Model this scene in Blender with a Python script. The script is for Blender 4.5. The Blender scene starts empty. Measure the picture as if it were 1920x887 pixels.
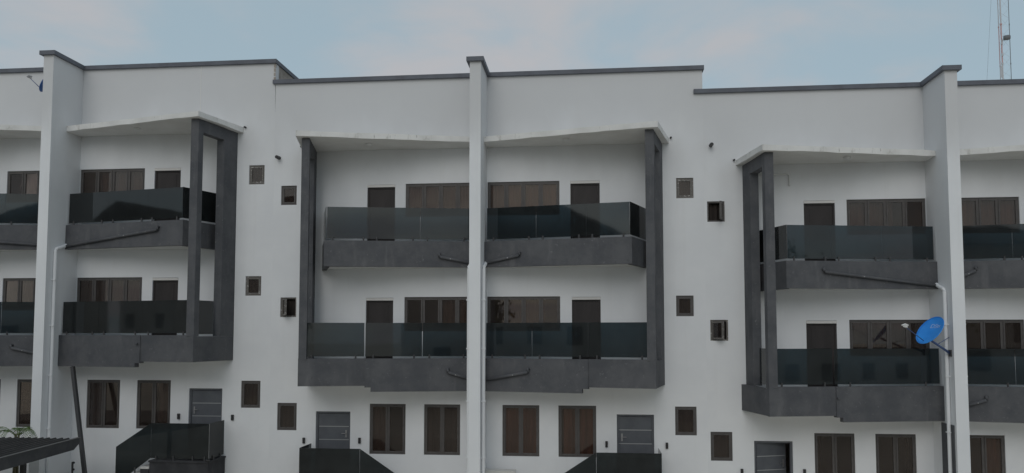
import bpy, bmesh, math, random
from mathutils import Vector, Matrix
R = math.radians
random.seed(7)
sc = bpy.context.scene
col = sc.collection

# ------------------------------------------------------------------ camera
cam_d = bpy.data.cameras.new('camera')
cam = bpy.data.objects.new('camera', cam_d); col.objects.link(cam)
cam.location = (3.248, -23.136, 2.351)
cam.rotation_euler = (R(90 + 3.427), 0, R(5.725))
cam_d.sensor_width = 36.0; cam_d.lens = 36.0 * 1446.0 / 1920.0
cam_d.shift_y = 95.3 / 1920.0
cam_d.clip_end = 4000
sc.camera = cam

# ------------------------------------------------------------------ sky
SUN_EL, SUN_AZ = 31.0, 6.0          # elevation; azimuth measured from -Y (towards the camera side) to -X
w = bpy.data.worlds.new('World'); sc.world = w; w.use_nodes = True
wn, wl = w.node_tree.nodes, w.node_tree.links
wn.clear()
def wnode(t, **kw):
    n = wn.new(t)
    for k, v in kw.items(): setattr(n, k, v)
    return n
sky = wnode('ShaderNodeTexSky', sky_type='NISHITA', sun_disc=False)
sky.sun_elevation = R(SUN_EL); sky.sun_rotation = R(180 + SUN_AZ)
sky.air_density = 1.0; sky.dust_density = 3.0; sky.ozone_density = 1.0
tc = wnode('ShaderNodeTexCoord')
sep = wnode('ShaderNodeSeparateXYZ'); wl.new(tc.outputs['Generated'], sep.inputs[0])
def wmath(op, a, b=None):
    n = wnode('ShaderNodeMath', operation=op)
    for i, v in enumerate((a, b)):
        if v is None: continue
        if isinstance(v, (int, float)): n.inputs[i].default_value = v
        else: wl.new(v, n.inputs[i])
    return n.outputs[0]
zz = wmath('ADD', wmath('MAXIMUM', sep.outputs[2], 0.0), 0.16)
cmb = wnode('ShaderNodeCombineXYZ')
wl.new(wmath('DIVIDE', sep.outputs[0], zz), cmb.inputs[0])
wl.new(wmath('DIVIDE', sep.outputs[1], zz), cmb.inputs[1])
cmb.inputs[2].default_value = 32.6
nz = wnode('ShaderNodeTexNoise'); nz.inputs['Scale'].default_value = 2.1; nz.inputs['Detail'].default_value = 7.0
nz.inputs['Roughness'].default_value = 0.5; nz.inputs['Distortion'].default_value = 0.25
wl.new(cmb.outputs[0], nz.inputs['Vector'])
ramp = wnode('ShaderNodeMapRange', interpolation_type='SMOOTHSTEP')
ramp.inputs['From Min'].default_value = 0.40; ramp.inputs['From Max'].default_value = 0.70
wl.new(nz.outputs[0], ramp.inputs[0])
veil = wnode('ShaderNodeMix', data_type='RGBA')              # thin high cloud over the blue
veil.inputs[0].default_value = 0.80
wl.new(sky.outputs[0], veil.inputs[6]); veil.inputs[7].default_value = (3.78, 4.85, 5.40, 1)
cl = wnode('ShaderNodeMix', data_type='RGBA')
wl.new(ramp.outputs[0], cl.inputs[0]); wl.new(veil.outputs[2], cl.inputs[6]); cl.inputs[7].default_value = (4.62, 4.65, 4.86, 1)
bg = wnode('ShaderNodeBackground'); bg.inputs[1].default_value = 0.10
wl.new(cl.outputs[2], bg.inputs[0])
out = wnode('ShaderNodeOutputWorld'); wl.new(bg.outputs[0], out.inputs[0])

# ------------------------------------------------------------------ sun behind the overcast
sd = bpy.data.lights.new('sun', 'SUN'); sd.energy = 0.5; sd.angle = R(38); sd.color = (1.0, 0.985, 0.96)
sun = bpy.data.objects.new('sun', sd); col.objects.link(sun)
sv = Vector((-math.sin(R(SUN_AZ)) * math.cos(R(SUN_EL)), -math.cos(R(SUN_AZ)) * math.cos(R(SUN_EL)), math.sin(R(SUN_EL))))
sun.rotation_euler = sv.to_track_quat('Z', 'Y').to_euler()
sun.location = (0, -10, 30)

# ------------------------------------------------------------------ colour management
vs = sc.view_settings
vs.view_transform = 'Standard'; vs.look = 'None'; vs.gamma = 1.0; vs.use_curve_mapping = False
vs.exposure = 0.0

# ================================================================== materials
def mat(name):
    m = bpy.data.materials.new(name); m.use_nodes = True
    nt = m.node_tree; nt.nodes.clear()
    o = nt.nodes.new('ShaderNodeOutputMaterial')
    return m, nt, o
def N(nt, t, **kw):
    n = nt.nodes.new(t)
    for k, v in kw.items(): setattr(n, k, v)
    return n
def noise(nt, scale, detail=4, rough=0.55, stretch=None, coord='Object'):
    t = N(nt, 'ShaderNodeTexCoord'); mp = N(nt, 'ShaderNodeMapping')
    nt.links.new(t.outputs[coord], mp.inputs[0])
    if stretch: mp.inputs['Scale'].default_value = stretch
    n = N(nt, 'ShaderNodeTexNoise'); n.inputs['Scale'].default_value = scale
    n.inputs['Detail'].default_value = detail; n.inputs['Roughness'].default_value = rough
    nt.links.new(mp.outputs[0], n.inputs['Vector'])
    return n.outputs[0]
def rng(nt, s, a, b, c=0.0, d=1.0, smooth=True):
    m = N(nt, 'ShaderNodeMapRange'); m.interpolation_type = 'SMOOTHSTEP' if smooth else 'LINEAR'
    m.inputs['From Min'].default_value = a; m.inputs['From Max'].default_value = b
    m.inputs['To Min'].default_value = c; m.inputs['To Max'].default_value = d
    nt.links.new(s, m.inputs[0]); return m.outputs[0]
def mixc(nt, f, a, b):
    m = N(nt, 'ShaderNodeMix', data_type='RGBA')
    for i, v in ((0, f), (6, a), (7, b)):
        if isinstance(v, (int, float)): m.inputs[i].default_value = v
        elif isinstance(v, tuple): m.inputs[i].default_value = (*v, 1) if len(v) == 3 else v
        else: nt.links.new(v, m.inputs[i])
    return m.outputs[2]
def mul(nt, a, b):
    m = N(nt, 'ShaderNodeMath', operation='MULTIPLY')
    for i, v in ((0, a), (1, b)):
        if isinstance(v, (int, float)): m.inputs[i].default_value = v
        else: nt.links.new(v, m.inputs[i])
    return m.outputs[0]
def surf(name, base, rough=0.75, spec=0.3, bump=None, bump_str=0.2, metal=0.0, build=None):
    m, nt, o = mat(name)
    p = N(nt, 'ShaderNodeBsdfPrincipled')
    p.inputs['Roughness'].default_value = rough; p.inputs['Specular IOR Level'].default_value = spec
    p.inputs['Metallic'].default_value = metal
    c = build(nt) if build else base
    if isinstance(c, tuple): p.inputs['Base Color'].default_value = (*c, 1)
    else: nt.links.new(c, p.inputs['Base Color'])
    if bump:
        b = N(nt, 'ShaderNodeBump'); b.inputs['Strength'].default_value = bump_str; b.inputs['Distance'].default_value = 0.01
        nt.links.new(noise(nt, bump, 6, 0.6), b.inputs['Height']); nt.links.new(b.outputs[0], p.inputs['Normal'])
    nt.links.new(p.outputs[0], o.inputs[0])
    return m
M = {}
def wall_build(nt):
    c = mixc(nt, rng(nt, noise(nt, 0.55, 5, 0.6), 0.35, 0.68), (0.812, 0.826, 0.845), (0.762, 0.777, 0.80))
    # paint turns greyer upwards to the parapet, with a ragged lower edge
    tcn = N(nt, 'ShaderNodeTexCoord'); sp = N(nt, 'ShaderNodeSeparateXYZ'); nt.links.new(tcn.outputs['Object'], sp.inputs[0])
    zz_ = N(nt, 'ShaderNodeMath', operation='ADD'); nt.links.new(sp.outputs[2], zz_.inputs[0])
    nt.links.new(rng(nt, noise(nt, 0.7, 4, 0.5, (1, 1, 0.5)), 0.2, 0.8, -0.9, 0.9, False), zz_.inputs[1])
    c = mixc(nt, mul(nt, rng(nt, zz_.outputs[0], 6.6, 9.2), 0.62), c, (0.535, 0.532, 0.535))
    streak = mul(nt, rng(nt, noise(nt, 2.2, 5, 0.65, (1.0, 1.0, 0.05)), 0.54, 0.80), 0.17)
    c = mixc(nt, streak, c, (0.60, 0.59, 0.57))
    spot = mul(nt, rng(nt, noise(nt, 7.0, 6, 0.7), 0.64, 0.74), 0.16)
    return mixc(nt, spot, c, (0.50, 0.49, 0.47))
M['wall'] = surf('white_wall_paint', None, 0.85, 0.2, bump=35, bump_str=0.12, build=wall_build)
def canopy_build(nt):
    c = mixc(nt, rng(nt, noise(nt, 1.1, 5, 0.6), 0.35, 0.7), (0.77, 0.765, 0.75), (0.66, 0.655, 0.64))
    c = mixc(nt, mul(nt, rng(nt, noise(nt, 2.2, 6, 0.7, (1, 1, 0.35)), 0.54, 0.68), 0.7), c, (0.40, 0.39, 0.36))
    return mixc(nt, mul(nt, rng(nt, noise(nt, 14, 5, 0.7, (1, 1, 0.3)), 0.62, 0.72), 0.6), c, (0.22, 0.215, 0.20))
M['canopy'] = surf('weathered_white_concrete', None, 0.9, 0.15, bump=22, bump_str=0.3, build=canopy_build)
M['soffit'] = surf('soffit_white', None, 0.9, 0.15, bump=20, bump_str=0.1,
    build=lambda nt: mixc(nt, rng(nt, noise(nt, 1.2, 5, 0.6), 0.35, 0.7), (0.80, 0.795, 0.78), (0.73, 0.72, 0.70)))
def dark_build(nt):
    c = mixc(nt, rng(nt, noise(nt, 1.6, 6, 0.65), 0.3, 0.7), (0.082, 0.085, 0.094), (0.118, 0.120, 0.128))
    c = mixc(nt, mul(nt, rng(nt, noise(nt, 3.5, 5, 0.6, (1, 1, 0.18)), 0.55, 0.75), 0.5), c, (0.165, 0.165, 0.172))
    c = mixc(nt, mul(nt, rng(nt, noise(nt, 9.5, 7, 0.78), 0.60, 0.68), 0.6), c, (0.26, 0.26, 0.265))
    return mixc(nt, mul(nt, rng(nt, noise(nt, 5.0, 5, 0.7), 0.62, 0.75), 0.6), c, (0.07, 0.07, 0.078))
M['dark'] = surf('charcoal_wall_paint', None, 0.8, 0.25, bump=18, bump_str=0.35, build=dark_build)
M['cap'] = surf('grey_parapet_cap', None, 0.6, 0.3, bump=25, bump_str=0.15,
    build=lambda nt: mixc(nt, rng(nt, noise(nt, 2.0, 5, 0.6), 0.35, 0.7), (0.135, 0.145, 0.170), (0.108, 0.114, 0.133)))
M['block'] = surf('bare_sandcrete_block', None, 0.95, 0.1, bump=30, bump_str=0.5,
    build=lambda nt: mixc(nt, rng(nt, noise(nt, 4.0, 6, 0.7), 0.35, 0.65), (0.42, 0.38, 0.34), (0.27, 0.24, 0.21)))
M['roof'] = surf('roof_screed', (0.30, 0.29, 0.28), 0.9, 0.1)
M['frame'] = surf('bronze_window_frame', None, 0.5, 0.4,
    build=lambda nt: mixc(nt, rng(nt, noise(nt, 9, 4), 0.3, 0.7), (0.082, 0.076, 0.074), (0.108, 0.100, 0.097)))
M['frame_old'] = surf('scuffed_window_frame', None, 0.55, 0.4,
    build=lambda nt: mixc(nt, rng(nt, noise(nt, 16, 5, 0.7), 0.56, 0.66), (0.15, 0.14, 0.13), (0.50, 0.49, 0.47)))
M['door_in'] = surf('brown_door_panel', None, 0.55, 0.35,
    build=lambda nt: mixc(nt, rng(nt, noise(nt, 4, 5, 0.6, (1, 1, 0.2)), 0.3, 0.7), (0.032, 0.028, 0.028), (0.044, 0.038, 0.038)))
M['door_trim'] = surf('white_door_lintel', (0.74, 0.73, 0.71), 0.7, 0.25)
M['steel_door'] = surf('slate_security_door', None, 0.45, 0.4,
    build=lambda nt: mixc(nt, rng(nt, noise(nt, 3, 4), 0.3, 0.7), (0.098, 0.106, 0.122), (0.122, 0.131, 0.148)))
M['inlay'] = surf('brushed_metal_inlay', (0.40, 0.41, 0.42), 0.4, 0.5, metal=0.5)
M['metal'] = surf('grey_metal', (0.35, 0.35, 0.36), 0.4, 0.5, metal=0.7)
M['black'] = surf('black_plastic', (0.03, 0.03, 0.032), 0.5, 0.4)
M['clip'] = surf('dark_glass_clip', (0.055, 0.055, 0.058), 0.4, 0.5)
M['pvc'] = surf('white_pvc_pipe', None, 0.5, 0.35,
    build=lambda nt: mixc(nt, rng(nt, noise(nt, 2, 5, 0.6, (1, 1, 0.3)), 0.4, 0.7), (0.74, 0.74, 0.735), (0.66, 0.655, 0.64)))
M['conc'] = surf('concrete_tread', None, 0.9, 0.2, bump=30, bump_str=0.3,
    build=lambda nt: mixc(nt, rng(nt, noise(nt, 5, 6, 0.65), 0.35, 0.7), (0.66, 0.65, 0.63), (0.52, 0.51, 0.49)))
M['plinth'] = surf('stair_charcoal_paint', None, 0.75, 0.25, bump=20, bump_str=0.3,
    build=lambda nt: mixc(nt, rng(nt, noise(nt, 3, 6, 0.65), 0.35, 0.7), (0.038, 0.039, 0.043), (0.058, 0.059, 0.064)))
M['blue'] = surf('blue_dish_paint', None, 0.45, 0.4,
    build=lambda nt: mixc(nt, rng(nt, noise(nt, 5, 4), 0.3, 0.7), (0.034, 0.27, 0.80), (0.042, 0.31, 0.86)))
M['blue_shaded'] = surf('shaded_blue_dish_paint', (0.05, 0.13, 0.36), 0.5, 0.35)  # darker blue: shade of a dish facing away, put into its colour
M['blue_arm'] = surf('blue_dish_steel', (0.06, 0.10, 0.24), 0.45, 0.45)
M['white_pl'] = surf('white_plastic', (0.72, 0.72, 0.72), 0.5, 0.4)
M['print'] = surf('pale_blue_print', (0.40, 0.54, 0.82), 0.6, 0.3)
M['sheet'] = surf('charcoal_roof_sheet', None, 0.5, 0.4,
    build=lambda nt: mixc(nt, rng(nt, noise(nt, 2.5, 6, 0.65, (1, 0.25, 1)), 0.35, 0.7), (0.045, 0.044, 0.045), (0.075, 0.073, 0.073)))
M['trim'] = surf('worn_grey_trim', (0.15, 0.148, 0.146), 0.55, 0.35)
M['gutter'] = surf('charcoal_fascia_board', None, 0.6, 0.35,
    build=lambda nt: mixc(nt, rng(nt, noise(nt, 3, 6, 0.65), 0.35, 0.7), (0.06, 0.062, 0.068), (0.082, 0.084, 0.09)))
M['post'] = surf('black_painted_steel', (0.055, 0.056, 0.06), 0.5, 0.4)
M['leaf'] = surf('palm_leaf', None, 0.55, 0.35,
    build=lambda nt: mixc(nt, rng(nt, noise(nt, 3, 4), 0.35, 0.65), (0.075, 0.15, 0.035), (0.14, 0.20, 0.07)))
M['stem'] = surf('palm_stem', (0.16, 0.15, 0.09), 0.7, 0.2)
M['crown'] = surf('tree_leaf', None, 0.6, 0.3,
    build=lambda nt: mixc(nt, rng(nt, noise(nt, 1.5, 4), 0.35, 0.65), (0.05, 0.085, 0.022), (0.12, 0.15, 0.035)))
M['trunk'] = surf('tree_bark', (0.13, 0.10, 0.075), 0.9, 0.1)
M['red'] = surf('hazed_red_mast_paint', (0.52, 0.36, 0.37), 0.6, 0.3)  # paled and greyed: distance haze put into the mast's red
M['mwhite'] = surf('hazed_white_mast_paint', (0.52, 0.53, 0.56), 0.6, 0.3)  # same haze put into the mast's white
M['drum'] = surf('grey_radome', (0.16, 0.17, 0.18), 0.6, 0.3)
M['roof_tile'] = surf('dark_roof_tile', None, 0.85, 0.2,
    build=lambda nt: mixc(nt, rng(nt, noise(nt, 1.2, 5), 0.3, 0.7), (0.040, 0.036, 0.035), (0.06, 0.053, 0.05)))
M['house_wall'] = surf('cream_house_wall', None, 0.85, 0.2,
    build=lambda nt: mixc(nt, rng(nt, noise(nt, 0.7, 5), 0.3, 0.7), (0.55, 0.53, 0.50), (0.47, 0.45, 0.42)))
M['house_glass'] = surf('dark_house_glass', (0.03, 0.035, 0.04), 0.1, 0.5)
M['ac'] = surf('ac_casing', (0.66, 0.66, 0.64), 0.5, 0.35)
M['ac_dark'] = surf('ac_grille', (0.10, 0.10, 0.10), 0.5, 0.35)
M['paving'] = surf('pale_concrete_paving', None, 0.9, 0.15,
    build=lambda nt: mixc(nt, rng(nt, noise(nt, 0.5, 6, 0.6), 0.35, 0.7), (0.70, 0.63, 0.53), (0.62, 0.56, 0.47)))
M['asphalt'] = surf('road_pavers', None, 0.9, 0.15,
    build=lambda nt: mixc(nt, rng(nt, noise(nt, 2.5, 6, 0.6), 0.35, 0.7), (0.58, 0.52, 0.435), (0.50, 0.45, 0.375)))
for k, ca, cb in (('curt_a', (0.32, 0.18, 0.13), (0.17, 0.10, 0.075)), ('curt_b', (0.155, 0.128, 0.115), (0.105, 0.088, 0.08)),
                  ('curt_c', (0.25, 0.185, 0.15), (0.17, 0.13, 0.108)), ('curt_d', (0.06, 0.05, 0.046), (0.038, 0.032, 0.03))):
    M[k] = surf('curtain_' + k, None, 0.9, 0.1, build=lambda nt, ca=ca, cb=cb: mixc(nt, rng(nt, noise(nt, 6, 3, 0.5, (1, 1, 0.1)), 0.35, 0.65), ca, cb))
def glass(name, tint, ior=1.5, rough=0.0, wav=0.0, lift=0.0, dcol=(0.40, 0.44, 0.45)):
    m, nt, o = mat(name)
    tr = N(nt, 'ShaderNodeBsdfTransparent'); tr.inputs[0].default_value = (*tint, 1)
    gl = N(nt, 'ShaderNodeBsdfGlossy'); gl.inputs['Roughness'].default_value = rough
    fr = N(nt, 'ShaderNodeFresnel'); fr.inputs[0].default_value = ior
    if wav:
        b = N(nt, 'ShaderNodeBump'); b.inputs['Strength'].default_value = wav; b.inputs['Distance'].default_value = 0.02
        nt.links.new(noise(nt, 1.3, 2, 0.4), b.inputs['Height']); nt.links.new(b.outputs[0], gl.inputs['Normal'])
    mx = N(nt, 'ShaderNodeMixShader')
    nt.links.new(fr.outputs[0], mx.inputs[0]); nt.links.new(tr.outputs[0], mx.inputs[1]); nt.links.new(gl.outputs[0], mx.inputs[2])
    if lift:      # pale veil put into the glass colour to lift its blacks
        df = N(nt, 'ShaderNodeBsdfDiffuse'); df.inputs[0].default_value = (*dcol, 1)
        m2 = N(nt, 'ShaderNodeMixShader')
        nt.links.new(rng(nt, noise(nt, 2.4, 5, 0.65), 0.25, 0.75, lift * 0.75, lift * 1.25), m2.inputs[0])
        nt.links.new(mx.outputs[0], m2.inputs[1]); nt.links.new(df.outputs[0], m2.inputs[2]); mx = m2
    nt.links.new(mx.outputs[0], o.inputs[0])
    return m
M['glass_rail'] = glass('tinted_railing_glass', (0.15, 0.215, 0.245), 1.66, 0.035, 0.05, 0.035)
M['glass_stair'] = glass('dark_tinted_stair_glass', (0.075, 0.11, 0.12), 1.42, 0.02, 0.02, 0.055)
M['glass_clear'] = glass('clear_glass', (0.86, 0.89, 0.89), 1.22, 0.0, 0.02, 0.03)
M['glass_win'] = glass('bronze_window_glass', (0.74, 0.66, 0.61), 1.58, 0.0, 0.03, 0.042, (0.44, 0.36, 0.33))

# ================================================================== mesh helpers
class MB:
    """collects geometry; every face gets a material slot index"""
    def __init__(s): s.v = []; s.f = []; s.mi = []
    def face(s, pts, mi=0):
        i = len(s.v); s.v += [tuple(p) for p in pts]; s.f.append(tuple(range(i, i + len(pts)))); s.mi.append(mi); return s
    def box(s, x0, x1, y0, y1, z0, z1, mi=0):
        if x0 > x1: x0, x1 = x1, x0
        if y0 > y1: y0, y1 = y1, y0
        if z0 > z1: z0, z1 = z1, z0
        i = len(s.v)
        s.v += [(x0,y0,z0),(x1,y0,z0),(x1,y1,z0),(x0,y1,z0),(x0,y0,z1),(x1,y0,z1),(x1,y1,z1),(x0,y1,z1)]
        for q in ((0,3,2,1),(4,5,6,7),(0,1,5,4),(1,2,6,5),(2,3,7,6),(3,0,4,7)):
            s.f.append(tuple(i + k for k in q)); s.mi.append(mi)
        return s
    def prism(s, poly, z0, z1, mi=0, top=None, bot=None):
        """plan polygon [(x,y)...] extruded in z"""
        a = sum(poly[i][0] * poly[(i+1) % len(poly)][1] - poly[(i+1) % len(poly)][0] * poly[i][1] for i in range(len(poly)))
        if a < 0: poly = poly[::-1]
        n = len(poly); i = len(s.v)
        s.v += [(x, y, z0) for x, y in poly] + [(x, y, z1) for x, y in poly]
        s.f.append(tuple(i + k for k in range(n))[::-1]); s.mi.append(mi if bot is None else bot)
        s.f.append(tuple(i + n + k for k in range(n))); s.mi.append(mi if top is None else top)
        for k in range(n):
            j = (k + 1) % n
            s.f.append((i + k, i + j, i + n + j, i + n + k)); s.mi.append(mi)
        return s
    def band(s, a, b, th, z0, z1, mi=0, z0b=None):
        """a straight wall between plan points a and b, thickness th to the left of a->b"""
        a = Vector(a); b = Vector(b); d = (b - a).normalized(); n = Vector((-d.y, d.x)) * th
        return s.prism([tuple(a), tuple(b), tuple(b + n), tuple(a + n)], z0, z1, mi)
    def tube(s, pts, r, seg=8, mi=0, caps=True):
        pts = [Vector(p) for p in pts]; rings = []
        rr = r if isinstance(r, (list, tuple)) else [r] * len(pts)
        for k, p in enumerate(pts):
            d = (pts[min(k+1, len(pts)-1)] - pts[max(k-1, 0)]).normalized()
            up = Vector((0, 0, 1)) if abs(d.z) < 0.9 else Vector((1, 0, 0))
            u = d.cross(up).normalized(); v = d.cross(u).normalized()
            i = len(s.v)
            s.v += [tuple(p + (u * math.cos(2*math.pi*q/seg) + v * math.sin(2*math.pi*q/seg)) * rr[k]) for q in range(seg)]
            rings.append(i)
        for k in range(len(rings) - 1):
            for q in range(seg):
                a, b = rings[k], rings[k+1]; q2 = (q + 1) % seg
                s.f.append((a+q, a+q2, b+q2, b+q)); s.mi.append(mi)
        if caps:
            s.f.append(tuple(rings[0] + q for q in range(seg))[::-1]); s.mi.append(mi)
            s.f.append(tuple(rings[-1] + q for q in range(seg))); s.mi.append(mi)
        return s
    def build(s, name, mats, parent=None, loc=(0,0,0), smooth=False):
        me = bpy.data.meshes.new(name); me.from_pydata(s.v, [], s.f)
        if not isinstance(mats, (list, tuple)): mats = [mats]
        for m in mats: me.materials.append(M[m])
        if len(mats) > 1: me.polygons.foreach_set('material_index', s.mi)
        bm = bmesh.new(); bm.from_mesh(me); bmesh.ops.recalc_face_normals(bm, faces=bm.faces); bm.to_mesh(me); bm.free()
        if smooth:
            me.polygons.foreach_set('use_smooth', [len(p.vertices) == 4 for p in me.polygons])
        o = bpy.data.objects.new(name, me); col.objects.link(o); o.location = loc
        if parent: o.parent = parent
        return o
def tag(o, label=None, cat=None, group=None, kind=None):
    for k, v in (('label', label), ('category', cat), ('group', group), ('kind', kind)):
        if v: o[k] = v
    return o
def empty(name, loc, label, cat, group=None):
    o = bpy.data.objects.new(name, None); o.location = loc; o.empty_display_size = 0.3; col.objects.link(o)
    return tag(o, label, cat, group)

# ================================================================== ground
GZ = -3.3; SL = 0.0508
def gz(x): return GZ - SL * max(-42, min(42, x))
def ground_sheet(name, y0, y1, material, dz=0.0, x0=-600, x1=600):
    b = MB(); xs = [x0, -42, 42, x1]
    for i in range(3):
        b.face([(xs[i], y0, gz(xs[i]) + dz), (xs[i+1], y0, gz(xs[i+1]) + dz), (xs[i+1], y1, gz(xs[i+1]) + dz), (xs[i], y1, gz(xs[i]) + dz)])
    return tag(b.build(name, material), kind='structure')
ground_sheet('ground', -600, 600, 'paving')
ground_sheet('road', -16.5, -9.5, 'asphalt', 0.006)

# ================================================================== townhouse blocks
TF = 0.162            # half thickness of the projecting fin wall
PF = 1.407            # projection of the fin wall
ZT = 10.354; CH = 0.125; CAP = 0.09
H = -GZ               # part meshes are written with z = 0 at the solver's datum; the block's root stands H below
T = 0.23              # facade thickness

def facade(x0, x1, z0, z1, holes):
    """front wall with real openings: faces at y=0 and y=T, reveals between"""
    b = MB()
    xs = sorted({x0, x1, *[h[0] for h in holes], *[h[1] for h in holes]})
    zs = sorted({z0, z1, *[h[2] for h in holes], *[h[3] for h in holes]})
    def hole(xa, xb, za, zb):
        return any(h[0] <= xa + 1e-6 and h[1] >= xb - 1e-6 and h[2] <= za + 1e-6 and h[3] >= zb - 1e-6 for h in holes)
    for i in range(len(xs) - 1):
        for j in range(len(zs) - 1):
            xa, xb, za, zb = xs[i], xs[i+1], zs[j], zs[j+1]
            if hole(xa, xb, za, zb): continue
            b.face([(xa,0,za),(xb,0,za),(xb,0,zb),(xa,0,zb)])
            b.face([(xa,T,za),(xa,T,zb),(xb,T,zb),(xb,T,za)])
    for xe in (x0, x1): b.face([(xe,0,z0),(xe,0,z1),(xe,T,z1),(xe,T,z0)])
    for a, c, e, g in holes:
        b.face([(a,0,e),(a,0,g),(a,T,g),(a,T,e)]); b.face([(c,0,e),(c,T,e),(c,T,g),(c,0,g)])
        b.face([(a,0,g),(c,0,g),(c,T,g),(a,T,g)]); b.face([(a,0,e),(a,T,e),(c,T,e),(c,0,e)])
    return b

CURT = ['curt_b', 'curt_a', 'curt_c', 'curt_d']
def curtain(x0, x1, y, z0, z1, n=None):
    b = MB(); n = n or max(8, int((x1 - x0) / 0.055)); ph = random.random() * 6
    pts = []
    for i in range(n + 1):
        t = i / n; x = x0 + (x1 - x0) * t
        pts.append((x, y + 0.022 * math.sin(i * 1.9 + ph) + 0.012 * math.sin(i * 0.73 + ph)))
    for i in range(n):
        (xa, ya), (xb, yb) = pts[i], pts[i+1]
        b.face([(xa,ya,z0),(xb,yb,z0),(xb,yb,z1),(xa,ya,z1)])
    return b

def window(root, x0, x1, z0, z1, n, cur=None, open_side=0, angle=0, old=False):
    """casement window: outer frame (the part), each sash, each pane and the curtain as its pieces"""
    if x0 > x1: x0, x1 = x1, x0
    fw = 0.045; ya, yb = 0.035, 0.105
    fm = 'frame_old' if old else 'frame'
    b = MB(); b.box(x0, x0+fw, ya, yb, z0, z1); b.box(x1-fw, x1, ya, yb, z0, z1)
    b.box(x0+fw, x1-fw, ya, yb, z1-fw, z1); b.box(x0+fw, x1-fw, ya, yb, z0, z0+fw)
    pw = (x1 - x0 - 2*fw) / n
    for i in range(1, n):
        xm = x0 + fw + pw * i
        b.box(xm-0.02, xm+0.02, ya+0.004, yb-0.004, z0+fw, z1-fw)
    o = b.build('window', fm, root, (0, 0, H))
    for i in range(n):
        a = x0 + fw + pw*i + (0.022 if i else 0.004); c = x0 + fw + pw*(i+1) - (0.022 if i < n-1 else 0.004)
        e, g = z0 + fw + 0.004, z1 - fw - 0.004
        sw = 0.042; y0, y1 = ya - 0.012, yb - 0.02
        hx = a if open_side <= 0 else c
        s = MB(); X = lambda x: x - hx
        s.box(X(a), X(a+sw), y0, y1, e, g); s.box(X(c-sw), X(c), y0, y1, e, g)
        s.box(X(a+sw), X(c-sw), y0, y1, g-sw, g); s.box(X(a+sw), X(c-sw), y0, y1, e, e+sw)
        rot = 0
        if angle: rot = -R(angle) if open_side < 0 else R(angle)
        yh = y0 if angle else 0
        for q in range(len(s.v)): s.v[q] = (s.v[q][0], s.v[q][1] - yh, s.v[q][2])
        so = s.build('sash', fm, o, (hx, yh, 0)); so.rotation_euler.z = rot
        p = MB(); p.box(X(a+sw), X(c-sw), y0+0.02-yh, y0+0.026-yh, e+sw, g-sw)
        po = p.build('pane', 'glass_win', o, (hx, yh, 0)); po.rotation_euler.z = rot
    if cur:
        m, fa, fb = cur
        xa = x0 + fw + (x1-x0-2*fw) * fa; xb = x0 + fw + (x1-x0-2*fw) * fb
        curtain(xa, xb, 0.19, z0+0.05, z1-0.06).build('curtain', m, o)
    # dark room behind the window so that the opening has depth
    return o

def balcony_door(root, x0, x1, z0, z1, lint=True, ajar=False):
    if x0 > x1: x0, x1 = x1, x0
    b = MB(); fw = 0.05
    b.box(x0, x0+fw, 0.05, 0.12, z0, z1); b.box(x1-fw, x1, 0.05, 0.12, z0, z1); b.box(x0+fw, x1-fw, 0.05, 0.12, z1-fw, z1)
    d = b.build('door', 'door_in', root, (0, 0, H))
    p = MB(); p.box(x0+fw+0.003, x1-fw-0.003, 0.07, 0.11, z0+0.01, z1-fw-0.003)
    for k in range(3):
        h = (z1 - z0 - 0.3) / 3; za = z0 + 0.12 + k * (h + 0.03)
        p.box(x0+fw+0.12, x1-fw-0.12, 0.06, 0.07, za, za + h)
    p.build('leaf', 'door_in', d)
    hd = MB(); hx = x0 + fw + 0.07
    hd.box(hx-0.02, hx+0.02, 0.055, 0.07, z0+0.92, z0+1.12); hd.tube([(hx, 0.055, z0+1.03), (hx, 0.02, z0+1.03), (hx+0.11, 0.02, z0+1.03)], 0.009, 6)
    hd.build('handle', 'metal', d)
    if lint:
        l = MB(); l.box(x0+0.004, x1-0.004, -0.012, 0.12, z1+0.002, z1+0.075); l.build('lintel', 'door_trim', d)
    return d

def entrance_door(root, x0, x1, z0, z1, flip, ajar=0):
    if x0 > x1: x0, x1 = x1, x0
    b = MB(); fw = 0.06
    b.box(x0, x0+fw, 0.06, 0.16, z0, z1); b.box(x1-fw, x1, 0.06, 0.16, z0, z1); b.box(x0+fw, x1-fw, 0.06, 0.16, z1-fw, z1)
    d = b.build('door', 'steel_door', root, (0, 0, H))
    n = 5; zz0 = z0 + 0.01; hh = (z1 - fw - 0.004 - zz0)
    cuts = [zz0, zz0 + 0.20*hh, zz0 + 0.40*hh, zz0 + 0.60*hh, zz0 + 0.80*hh, zz0 + hh]
    for k in range(5):
        p = MB(); p.box(x0+fw+0.003, x1-fw-0.003, 0.085, 0.13, cuts[k] + 0.012, cuts[k+1] - 0.012); p.build('panel', 'steel_door', d)
        if k: 
            q = MB(); q.box(x0+fw+0.02, x1-fw-0.003, 0.080, 0.125, cuts[k] - 0.012, cuts[k] + 0.012); q.build('inlay_strip', 'inlay', d)
    hx = x0 + fw + 0.09 if flip > 0 else x1 - fw - 0.09
    h = MB(); h.box(hx-0.025, hx+0.025, 0.070, 0.085, z0+1.28, z0+1.50); h.tube([(hx, 0.07, z0+1.40), (hx, 0.03, z0+1.40), (hx+0.13*flip, 0.03, z0+1.40)], 0.011, 6)
    h.build('handle', 'metal', d)
    if ajar:                    # the leaf stands open into the hall, hinged on its left edge
        hx0 = x0 + fw + 0.003
        for ch in list(bpy.data.objects):
            if ch.parent == d:
                for v in ch.data.vertices: v.co.x -= hx0; v.co.y -= 0.13
                ch.location = (hx0, 0.13, 0); ch.rotation_euler.z = R(ajar)
    return d

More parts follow.
